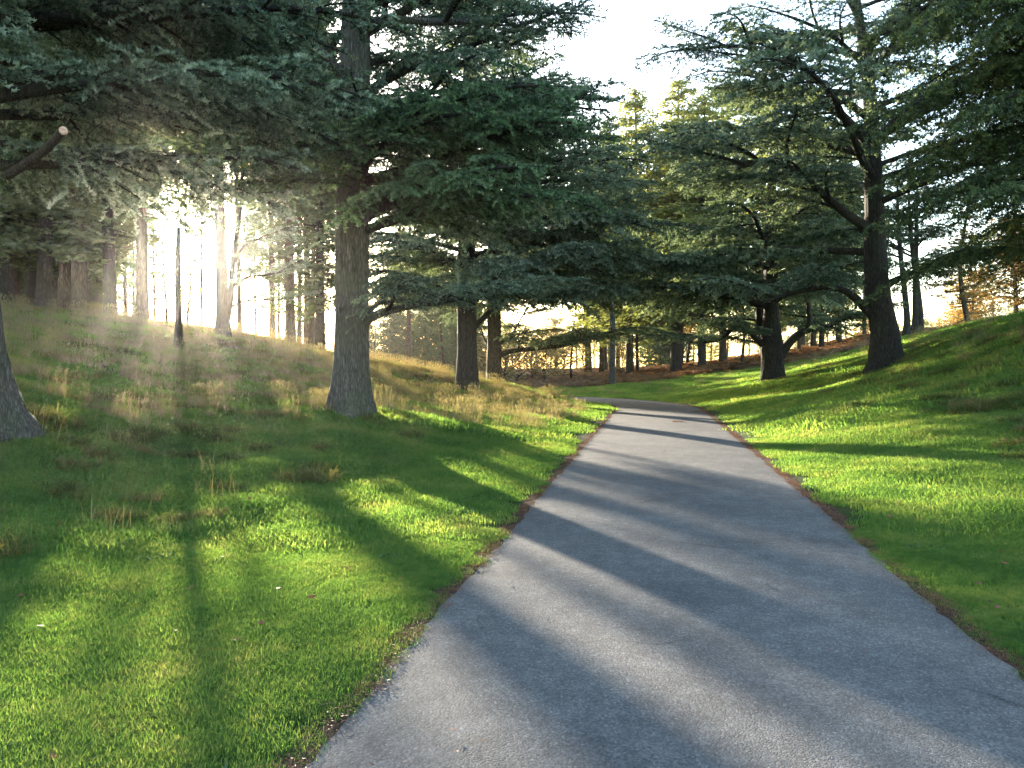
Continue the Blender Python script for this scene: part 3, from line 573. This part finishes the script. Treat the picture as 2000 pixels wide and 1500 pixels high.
# centre and right background trunks
for px, py, d, k, s, w, bark, leaf, nm, lab in [
 (1118,745,58,'small',1.,1.,'bark_dark','larch_','conifer_tree','small young conifer on the bracken edge beyond the bend'),
 (1148,730,75,'pine',1.,1.5,'bark_warm','golden','pine_tree','pale thick trunk behind the young conifer'),
 (1180,728,80,'pine',1.,1.2,'bark_warm','golden','pine_tree','reddish trunk left of the grey pine by the bend'),
 (1192,748,52,'pine',.95,1.0,'bark','conifer','pine_tree','straight grey pine trunk beside the grass beyond the bend'),
 (1210,735,68,'larch',.9,1.1,'bark_dark','golden','larch_tree','dark trunk right behind the straight grey pine'),
 (1245,735,66,'pine',.8,.8,'bark_dark','golden','pine_tree','thin dark trunk between the grey pine and the thick paired trunks'),
 (1318,728,58,'larch',1.1,1.8,'bark_dark','golden','larch_tree','thickest of the trunks in the bracken, left one of a pair'),
 (1371,730,56,'pine',1.,1.3,'bark_dark','golden','pine_tree','dark trunk in the bracken, right one of a pair'),
 (1343,722,70,'thin',1.8,1.1,'bark_dark','autumn','young_tree','thin young tree with yellow leaves between the paired trunks'),
 (1447,727,54,'thin',1.3,1.3,'bark_dark','conifer','young_tree','thin dark young tree left of the forking cedar'),
 (1558,690,60,'pine',.9,.7,'bark_warm','conifer','pine_tree','thin trunk right behind the forking cedar'),
 (1588,680,62,'pine',1.,1.,'bark_warm','golden','pine_tree','first trunk on the bracken rise right of the forking cedar'),
 (1602,672,56,'pine_full',.9,.9,'bark_dark','conifer','pine_tree','dark trunk on the bracken rise behind the forking cedar limb'),
 (1638,668,60,'pine',.9,.8,'bark_warm','conifer','pine_tree','pale trunk on the bracken rise left of the broad cedar'),
 (1688,660,62,'pine',.9,.8,'bark_warm','conifer','pine_tree','thin trunk seen just left of the broad cedar'),
 (1886,632,46,'thin',1.6,1.6,'bark_warm','autumn','young_tree','warm lit trunk with orange leaves on the right crest')]:
    if leaf == 'larch_': leaf = 'golden'
    tree(k, px, py, d, lab, bark, leaf, s, w, None, nm)
x0, y0 = (1776-1000)/F*42, 42.
for px, lean, lab in [(1776,-.4,'crooked slim trunk on the right crest beside the broad cedar'),(1802,.1,'slim trunk on the right crest, middle one of three'),(1812,-.5,'leaning slim trunk on the right crest, rightmost of three')]:
    x0 = (px-1000)/F*42; y0 = 42 + (px % 5) * .5
    cedar(lab, x0, y0, [(0,0,0),(.1,0,1.2),(.05+lean*.3,0,3),(lean,0,6),(lean*1.4,0,10)], [.24,.17,.15,.11,.03], bset('mid','bark_dark','conifer'), 4.5, 9.6, 12, lambda f, yaw: 2.8*(1-f)**.4+.4, lambda f: 20, (), 'bark_dark', sides=20, name='pine_tree', group='three slim trunks on the right crest')
for px, d, k, s, leaf, lab in [
 (1235,62,'larch',1.35,'golden','golden-green larch beyond the bend, left one of the lit trio'),(1325,66,'larch',1.45,'golden','tall golden-green larch behind the paired trunks'),(1410,62,'larch',1.3,'golden','golden-green larch right of the paired trunks'),
 (1490,66,'pine_full',1.3,'golden','golden-green pine behind the forking cedar'),(1290,95,'spruce',1.2,'conifer','far dark spruce behind the golden larches'),(1565,70,'pine_full',1.25,'conifer','far pine behind the forking cedar limb'),
 (1640,72,'pine_full',1.15,'golden','far pine left of the broad cedar trunk'),(1980,60,'oak',.8,'autumn','golden-leaved tree on the right crest at the picture edge'),(1900,75,'oak',.7,'autumn','small orange-leaved tree far behind the right crest'),
 (2080,58,'oak',.9,'autumn','broad golden-leaved tree beyond the right frame edge'),(1175,72,'larch',1.1,'golden','pale golden larch left of the lit trio')]:
    tree(k, px, 0, d, lab, 'bark_warm', leaf, s, 1.1, None, {'larch':'larch_tree','spruce':'conifer_tree','oak':'broadleaf_tree'}.get(k, 'pine_tree'))
K['brush'] = [conifer(90 + i, 3.2, .05, 1.7, 80, .11, 5, .3, 35, 0, .03, 10, -.1) for i in range(2)]
for px, d, s in [(985,50,.8),(1012,58,.9),(1040,62,1.),(1065,57,.8),(1085,66,1.),(1100,63,.8),(1000,70,1.2),(1045,74,1.2),(955,52,.8),(940,60,1.),(1140,70,.9),(1215,64,.7)]:
    tree('brush', px, 0, d, 'pale scrubby bush among dry grass beyond the bend', 'bark_warm', 'straw', s, 1., 'scrubby bushes beyond the bend', 'bush', cat='bush')
# far tree line: hazy bare trees
FB = 'bare trees of the far hazy tree line'
for i in range(44):
    px = 600 + i * 33 + R.uniform(-15, 15); d = R.uniform(98, 140)
    tree('bare' if i % 3 else 'oak', px, 0, d, 'bare hazy tree in the far tree line beyond the bracken', 'bark_warm', 'autumn' if i % 2 else 'golden', R.uniform(.6, .9), 1.2, FB, 'bare_tree')

# ------------------------------------------------------------------ ground cover (instanced stuff)
def scatter_obj(name, pts, eul, scl, src_me, mat, label, cat):
    src_me.materials.append(mat)
    src = bpy.data.objects.new(name + "_patch", src_me)        # source of the instances, never linked to the scene
    me = bpy.data.meshes.new(name); me.vertices.add(len(pts)); me.vertices.foreach_set("co", np.asarray(pts, np.float32).ravel())
    a = me.attributes.new("rot", 'FLOAT_VECTOR', 'POINT'); a.data.foreach_set("vector", np.asarray(eul, np.float32).ravel())
    b = me.attributes.new("scl", 'FLOAT', 'POINT'); b.data.foreach_set("value", np.asarray(scl, np.float32)); me.update()
    o = link(name, me); g = bpy.data.node_groups.new(name, 'GeometryNodeTree')
    g.interface.new_socket("Geometry", in_out='INPUT', socket_type='NodeSocketGeometry'); g.interface.new_socket("Geometry", in_out='OUTPUT', socket_type='NodeSocketGeometry')
    gi = g.nodes.new("NodeGroupInput"); go = g.nodes.new("NodeGroupOutput"); ip = g.nodes.new("GeometryNodeInstanceOnPoints"); oi = g.nodes.new("GeometryNodeObjectInfo")
    oi.inputs["Object"].default_value = src; oi.inputs["As Instance"].default_value = True
    r = g.nodes.new("GeometryNodeInputNamedAttribute"); r.data_type = 'FLOAT_VECTOR'; r.inputs[0].default_value = "rot"
    s = g.nodes.new("GeometryNodeInputNamedAttribute"); s.data_type = 'FLOAT'; s.inputs[0].default_value = "scl"
    L = g.links.new; L(gi.outputs[0], ip.inputs["Points"]); L(oi.outputs["Geometry"], ip.inputs["Instance"])
    e2r = g.nodes.new("FunctionNodeEulerToRotation"); L(r.outputs[0], e2r.inputs[0]); L(e2r.outputs[0], ip.inputs["Rotation"]); L(s.outputs[0], ip.inputs["Scale"]); L(ip.outputs[0], go.inputs[0])
    md = o.modifiers.new("scatter", 'NODES'); md.node_group = g
    tag(o, label, cat, kind='stuff'); return o
def blades(seed, n, R0, h, w, bend, nseg=2, hv=.4, clump=0, disk=True):
    rg = np.random.default_rng(seed); a = rg.uniform(0, 6.28, n); r = R0 * np.sqrt(rg.uniform(0, 1, n)); B = np.c_[r * np.cos(a), r * np.sin(a), np.full(n, -.01)]
    if clump:
        c = rg.uniform(-R0, R0, (clump, 2)) * .75; k = rg.integers(0, clump, n); B[:, :2] = c[k] + rg.normal(0, R0 * .09, (n, 2))
    H = h * rg.uniform(1 - hv, 1 + hv, n); y = rg.uniform(0, 6.28, n); out = np.c_[np.cos(y), np.sin(y), 0 * y]; S = np.c_[-np.sin(y + rg.normal(0, .5, n)), np.cos(y), 0 * y]
    bd = bend * rg.uniform(.2, 1.4, n); W = w * rg.uniform(.7, 1.3, n)
    p1 = B + out * (bd * H * .3)[:, None] + np.c_[0 * H, 0 * H, H * .6]; p2 = B + out * (bd * H)[:, None] + np.c_[0 * H, 0 * H, H * (1 - .25 * bd)]
    V = np.stack([B - S * (W / 2)[:, None], B + S * (W / 2)[:, None], p1 + S * (W * .4)[:, None], p1 - S * (W * .4)[:, None], p2], 1)
    b = np.arange(n)[:, None] * 5; return V.reshape(-1, 3), b + np.array([[0, 1, 2, 3]]), b + np.array([[3, 2, 4]])
def patch(name, *a, **k):
    V, q, t = blades(*a, **k); return mesh_np(name, V, [q, t])
def pts_in(d0, d1, per_m2, seed, keep):
    "random ground points in a widened view wedge between two depths"
    rg = np.random.default_rng(seed); half = .80; area = half * (d1 * d1 - d0 * d0); n = int(area * per_m2)
    d = np.sqrt(rg.uniform(d0 * d0, d1 * d1, n)); x = rg.uniform(-1, 1, n) * (half * d + .8); u, s = road_uv(x, d); z = ground(x, d)
    k = keep(x, d, z, u, s, rg); return x[k], d[k], z[k]
def orient(x, y, z, seed, tilt=1.):
    rg = np.random.default_rng(seed); e = .25; nx_ = -(ground(x + e, y) - ground(x - e, y)) / (2 * e) * tilt; ny_ = -(ground(x, y + e) - ground(x, y - e)) / (2 * e) * tilt
    out = []
    for a, b, yw in zip(nx_, ny_, rg.uniform(0, 6.28, len(x))):
        q = Vector((0, 0, 1)).rotation_difference(Vector((a, b, 1)).normalized()); out.append((q.to_matrix() @ Matrix.Rotation(yw, 3, 'Z')).to_euler()[:])
    return np.array(out)
def fbm(x, y, s, sd=0): return (np.sin(x * s + sd) * np.sin(y * s * 1.1 + sd * 2 + np.sin(x * s * .6)) + .6 * np.sin(x * s * 2.3 + 1 + sd) * np.sin(y * s * 2.1 + sd) + .4 * np.sin(x * s * 5.1 + y * s * 2) * np.sin(y * s * 4.7 + sd)) * .5
def dryness(x, y, z, u, s):
    "0 lawn .. 1 tall straw"
    left = sstep(2.6, 5.0, u) * sstep(.25, .8, z + .25 * fbm(x, y, .9)) * np.clip(.3 + .7 * sstep(13, 19, y + .5 * np.clip(x + 5, -6, 0)) * (.5 + .5 * sstep(-9, -4, x)) + .55 * sstep(1.3, 2.3, z), 0, 1)
    right = sstep(1.3, 2.6, z) * .38 + .3 * sstep(40, 46, y)
    return np.where(s < 0, left, right)
def brack(x, y, z, u, s): return sstep(0, .8, (y - 52) + 1.2 * fbm(x, y, .35) + np.clip(x - 12, 0, 30) * .55 - np.clip(2 - x, 0, 6) * .5) * (u > 3)
def lawn_keep(edge, pmax=1.):
    def f(x, y, z, u, s, rg): return (u > edge + .05 * fbm(x, y, 3) + .04 * fbm(x, y, 9, 2)) & (rg.uniform(size=len(x)) > dryness(x, y, z, u, s) * .85) & (brack(x, y, z, u, s) < .5)
    return f
specs = [("grass", patch("gp0", 1, 420, .17, .05, .0045, .9, hv=.5), 1.9, 7.5, 160, .05, M['grass'], 'short green lawn grass on the verges beside the road', 'grass', .85),
         ("grass", patch("gp1", 2, 420, .32, .065, .009, .9, hv=.5), 7.0, 17, 24, .28, M['grass'], 'green grass on the banks in the middle distance', 'grass', .95),
         ("grass", patch("gp2", 3, 420, .75, .09, .02, .8, hv=.5), 16, 56, 4.5, .7, M['grass'], 'far green grass around the bend of the road', 'grass', 1.)]
for i, (nm, pm, d0, d1, dn, edge, mt, lab, cat, sc) in enumerate(specs):
    x, y, z = pts_in(d0, d1, dn, 40 + i, lawn_keep(edge)); u, s = road_uv(x, y)
    near = np.clip(.72 + u * .3, .72, 1.15) * (1 + .25 * fbm(x, y, 1.3)); scatter_obj(nm, np.c_[x, y, z], orient(x, y, z, i), sc * near * rng.uniform(.8, 1.2, len(x)), pm, mt, lab, cat)
def rough_keep(x, y, z, u, s, rg):
    w = np.where(s < 0, sstep(2.2, 4.5, u), sstep(2.0, 4.2, u)); return (rg.uniform(size=len(x)) < w * (.5 + .5 * fbm(x, y, 1.1, 4))) & (u > 1) & (brack(x, y, z, u, s) < .6)
x, y, z = pts_in(4, 45, 2.3, 60, rough_keep)
scatter_obj("rough_grass", np.c_[x, y, z], orient(x, y, z, 61, .8), rng.uniform(.6, 1.25, len(x)), patch("rg", 5, 260, .36, .17, .010, 1.3, hv=.5, clump=9), M['rough'], 'longer tufted green and brown grass on both banks', 'grass')
def straw_patch(seed):
    rg = np.random.default_rng(seed); V, q, t = blades(seed, 150, .4, .34, .008, .9, hv=.5, clump=12)
    n = 26; a = rg.uniform(0, 6.28, n); r = .4 * np.sqrt(rg.uniform(0, 1, n)); B = np.c_[r * np.cos(a), r * np.sin(a), 0 * r]; H = rg.uniform(.4, .75, n); lean = rg.normal(0, .12, (n, 2)); T = B + np.c_[lean * H[:, None], H]
    D = unit(T - B); S = unit(np.cross(D, rg.normal(size=(n, 3)))); stem = tris(B, D, S, np.linalg.norm(T - B, axis=1), np.full(n, .006))
    hp = np.repeat(T, 7, 0) - np.repeat(D, 7, 0) * rg.uniform(0, .14, (n * 7, 1)); hd = unit(np.repeat(D, 7, 0) + rg.normal(0, .5, (n * 7, 3))); hs = unit(np.cross(hd, rg.normal(size=(n * 7, 3))))
    head = tris(hp, hd, hs, np.full(n * 7, .05), np.full(n * 7, .014)); X = np.concatenate([V, stem, head]); tf = len(V) + tri_faces(len(stem) + len(head))
    return mesh_np("straw", X, [q, np.concatenate([t, tf])])
def straw_keep(x, y, z, u, s, rg):
    D = dryness(x, y, z, u, s); toe = (s < 0) & (y > 17) & (y < 36) & (u > 1.3 + .6 * fbm(x, y, .8, 3)); D = np.maximum(D, toe * .9)
    return (rg.uniform(size=len(x)) < D * np.clip(.75 + .8 * fbm(x, y, .8, 1), .05, 1) * np.where(s > 0, .35, 1)) & (brack(x, y, z, u, s) < .6)
x, y, z = pts_in(5, 50, 3.6, 70, straw_keep)
scatter_obj("dry_grass", np.c_[x, y, z], orient(x, y, z, 71, .4), rng.uniform(.4, .85, len(x)), straw_patch(9), M['straw'], 'tall dry straw-coloured grass with seed heads on the left bank', 'dry grass')
def sparse_keep(x, y, z, u, s, rg): return (s < 0) & (u > 2.5) & (rg.uniform(size=len(x)) < .5 + .5 * fbm(x, y, 1.6, 5))
x, y, z = pts_in(5, 20, .9, 75, sparse_keep)
scatter_obj("grass_stems", np.c_[x, y, z], orient(x, y, z, 76, .4), rng.uniform(.4, .8, len(x)), patch("sp", 12, 26, .4, .42, .006, .9, hv=.5), M['straw'], 'sparse pale grass stems in the shaded lower slope of the left bank', 'dry grass')
M['weed'] = leaf_mat("broad_weed_leaves", [(.3, (.03, .07, .03)), (.5, (.06, .12, .045)), (.75, (.11, .16, .07))], .4, (1.4, 1.3, .6), .5, 2., .02, 20)
x, y, z = pts_in(2, 18, 1.6, 78, lambda x, y, z, u, s, rg: (u > .15) & (fbm(x, y, 1.7, 7) > .1))
scatter_obj("weeds", np.c_[x, y, z + .01], orient(x, y, z, 79), rng.uniform(.6, 1.3, len(x)), patch("wd", 14, 26, .13, .055, .022, 1.7, hv=.4), M['weed'], 'low broad-leaved weeds scattered through the lawn', 'weeds')
# bracken
def frond_patch(seed):
    rg = np.random.default_rng(seed); out = []
    for f in range(16):
        a = rg.uniform(0, 6.28); b0 = np.array([rg.uniform(-.5, .5), rg.uniform(-.5, .5), 0]); L = rg.uniform(.6, 1.0); o = np.array([math.cos(a), math.sin(a), 0]); sd = np.array([-math.sin(a), math.cos(a), 0]); n = 11
        k = np.linspace(.15, 1, n); C = b0 + o * (k * L * .75)[:, None] + np.array([0, 0, 1.]) * (L * (.95 * k - .75 * k ** 2))[:, None]
        for sg in (-1, 1):
            D = unit(o * .35 + sd * sg + np.array([0, 0, -.35]) + rg.normal(0, .18, (n, 3))); S = unit(np.cross(D, np.array([0, 0, 1.]) + rg.normal(0, .3, (n, 3)))); out.append(tris(C, D, S, .34 * L * (1.05 - k) + .03, np.full(n, .07)))
        out.append(tris(np.stack([b0]), unit(np.stack([C[4] - b0])), sd[None], np.array([L * .6]), np.array([.02])))
    V = np.concatenate(out); return mesh_np("fronds", V, tri_faces(len(V)))
def br_keep(x, y, z, u, s, rg): return (rg.uniform(size=len(x)) < brack(x, y, z, u, s) * np.clip(.75 + .5 * fbm(x, y, .5, 2), .2, 1)) & (x > -9)
x, y, z = pts_in(38, 100, 1.0, 80, br_keep)
scatter_obj("bracken", np.c_[x, y, z], orient(x, y, z, 81, .6), rng.uniform(.8, 1.5, len(x)), frond_patch(4), M['bracken'], 'rust brown dead bracken under the trees beyond the bend and on the right', 'bracken')
# fallen leaves and needles
def leaf_bits(seed, n, R0, size, long=.8):
    rg = np.random.default_rng(seed); P = np.c_[rg.uniform(-R0, R0, (n, 2)), rg.uniform(.004, .02, n)]; a = rg.uniform(0, 6.28, n); D = np.c_[np.cos(a), np.sin(a), rg.normal(0, .08, n)]; S = np.c_[-np.sin(a), np.cos(a), rg.normal(0, .12, n)]
    L = size * rg.uniform(.5, 1.3, n); w = L * long; V = np.stack([P, P + D * (L * .35)[:, None] + S * (w / 2)[:, None], P + D * L[:, None] + np.c_[0 * L, 0 * L, L * .2], P + D * (L * .4)[:, None] - S * (w / 2)[:, None]], 1)
    return mesh_np("leaf_bits", V.reshape(-1, 3), np.arange(n * 4).reshape(-1, 4))
def edge_pts(seed, n, lo, hi, ymax=34, ymin=1.5):
    rg = np.random.default_rng(seed); k = rg.integers(0, len(ROAD), n * 8); k = k[(ROAD[k, 1] > ymin) & (ROAD[k, 1] < ymax)][:n]; sd = rg.choice([-1, 1], len(k)); o = HW + rg.uniform(lo, hi, len(k))
    P = ROAD[k] + RN[k] * (sd * o)[:, None] + rg.normal(0, .1, (len(k), 2)) * 0 + (_tn[k] * rg.uniform(-.2, .2, (len(k), 1))); return P[:, 0], P[:, 1]
x, y = edge_pts(90, 1500, -.01, .09, 36); z = np.maximum(ground(x, y), .0) + .008
scatter_obj("leaf_litter", np.c_[x, y, z], np.c_[0 * x, 0 * x, rng.uniform(0, 6.28, len(x))], rng.uniform(.6, 1.2, len(x)), leaf_bits(3, 30, .07, .022, .2), M['fallen'], 'brown needles and leaf litter along both road edges', 'leaf litter')
x, y, z = pts_in(2, 16, 3.2, 95, lambda x, y, z, u, s, rg: (u > .2) & (rg.uniform(size=len(x)) < .8)); 
scatter_obj("fallen_leaves", np.c_[x, y, z + .045], np.c_[rng.normal(0, .3, len(x)), rng.normal(0, .3, len(x)), rng.uniform(0, 6.28, len(x))], rng.uniform(.5, 1.1, len(x)), leaf_bits(6, 1, .01, .065, .6), M['fallen'], 'scattered brown fallen leaves lying in the grass', 'fallen leaves')

rgn = np.random.default_rng(123); kk_ = rgn.integers(0, len(ROAD), 4000); kk_ = kk_[(ROAD[kk_, 1] > 1.5) & (ROAD[kk_, 1] < 34)][:170]
oo = np.sign(rgn.uniform(-1, 1, len(kk_))) * HW * rgn.uniform(0, 1, len(kk_)) ** .45; PP = ROAD[kk_] + RN[kk_] * oo[:, None]
scatter_obj("road_needles", np.c_[PP, np.full(len(kk_), .03)], np.c_[rgn.normal(0, .05, len(kk_)), rgn.normal(0, .05, len(kk_)), rgn.uniform(0, 6.28, len(kk_))], rgn.uniform(.5, 1.2, len(kk_)), leaf_bits(16, 5, .12, .035, .3), M['fallen'], 'few fallen needles and leaf crumbs scattered on the asphalt', 'leaf litter')
tag(link("leaf_clump", leaf_bits(21, 120, .16, .05, .6), M['fallen'], None, wp(1325, 826, 22.6) * np.array([1, 1, 0]) + np.array([0, 0, .02])), 'small dark clump of leaves on the asphalt before the bend', 'leaf clump')
tag(link("leaf_clump", leaf_bits(22, 140, .2, .06, .6), M['fallen'], None, wp(1368, 806, 27.6) * np.array([1, 1, 0]) + np.array([0, 0, .03])), 'small brown leaf clump at the right road edge by the bend', 'leaf clump')

# ------------------------------------------------------------------ haze
HAZE = True
if HAZE:
    x0, x1, y0_, y1, z0, z1 = -110, 110, -20, 175, -6, 30
    bv = [(a, b, c) for a in (x0, x1) for b in (y0_, y1) for c in (z0, z1)]
    me = mesh_np("haze", np.array(bv, float), np.array([(0,1,3,2),(4,6,7,5),(0,4,5,1),(2,3,7,6),(0,2,6,4),(1,5,7,3)]))
    m, nt, out = new_mat("haze"); pv = N(nt, "ShaderNodeVolumePrincipled"); pv.inputs["Color"].default_value = (.95, .93, .9, 1); pv.inputs["Density"].default_value = .0002; pv.inputs["Anisotropy"].default_value = .9
    nt.links.new(pv.outputs[0], out.inputs["Volume"]); tag(link("haze", me, m), 'thin bright mist in the low sun between the trees', 'haze', kind='stuff')
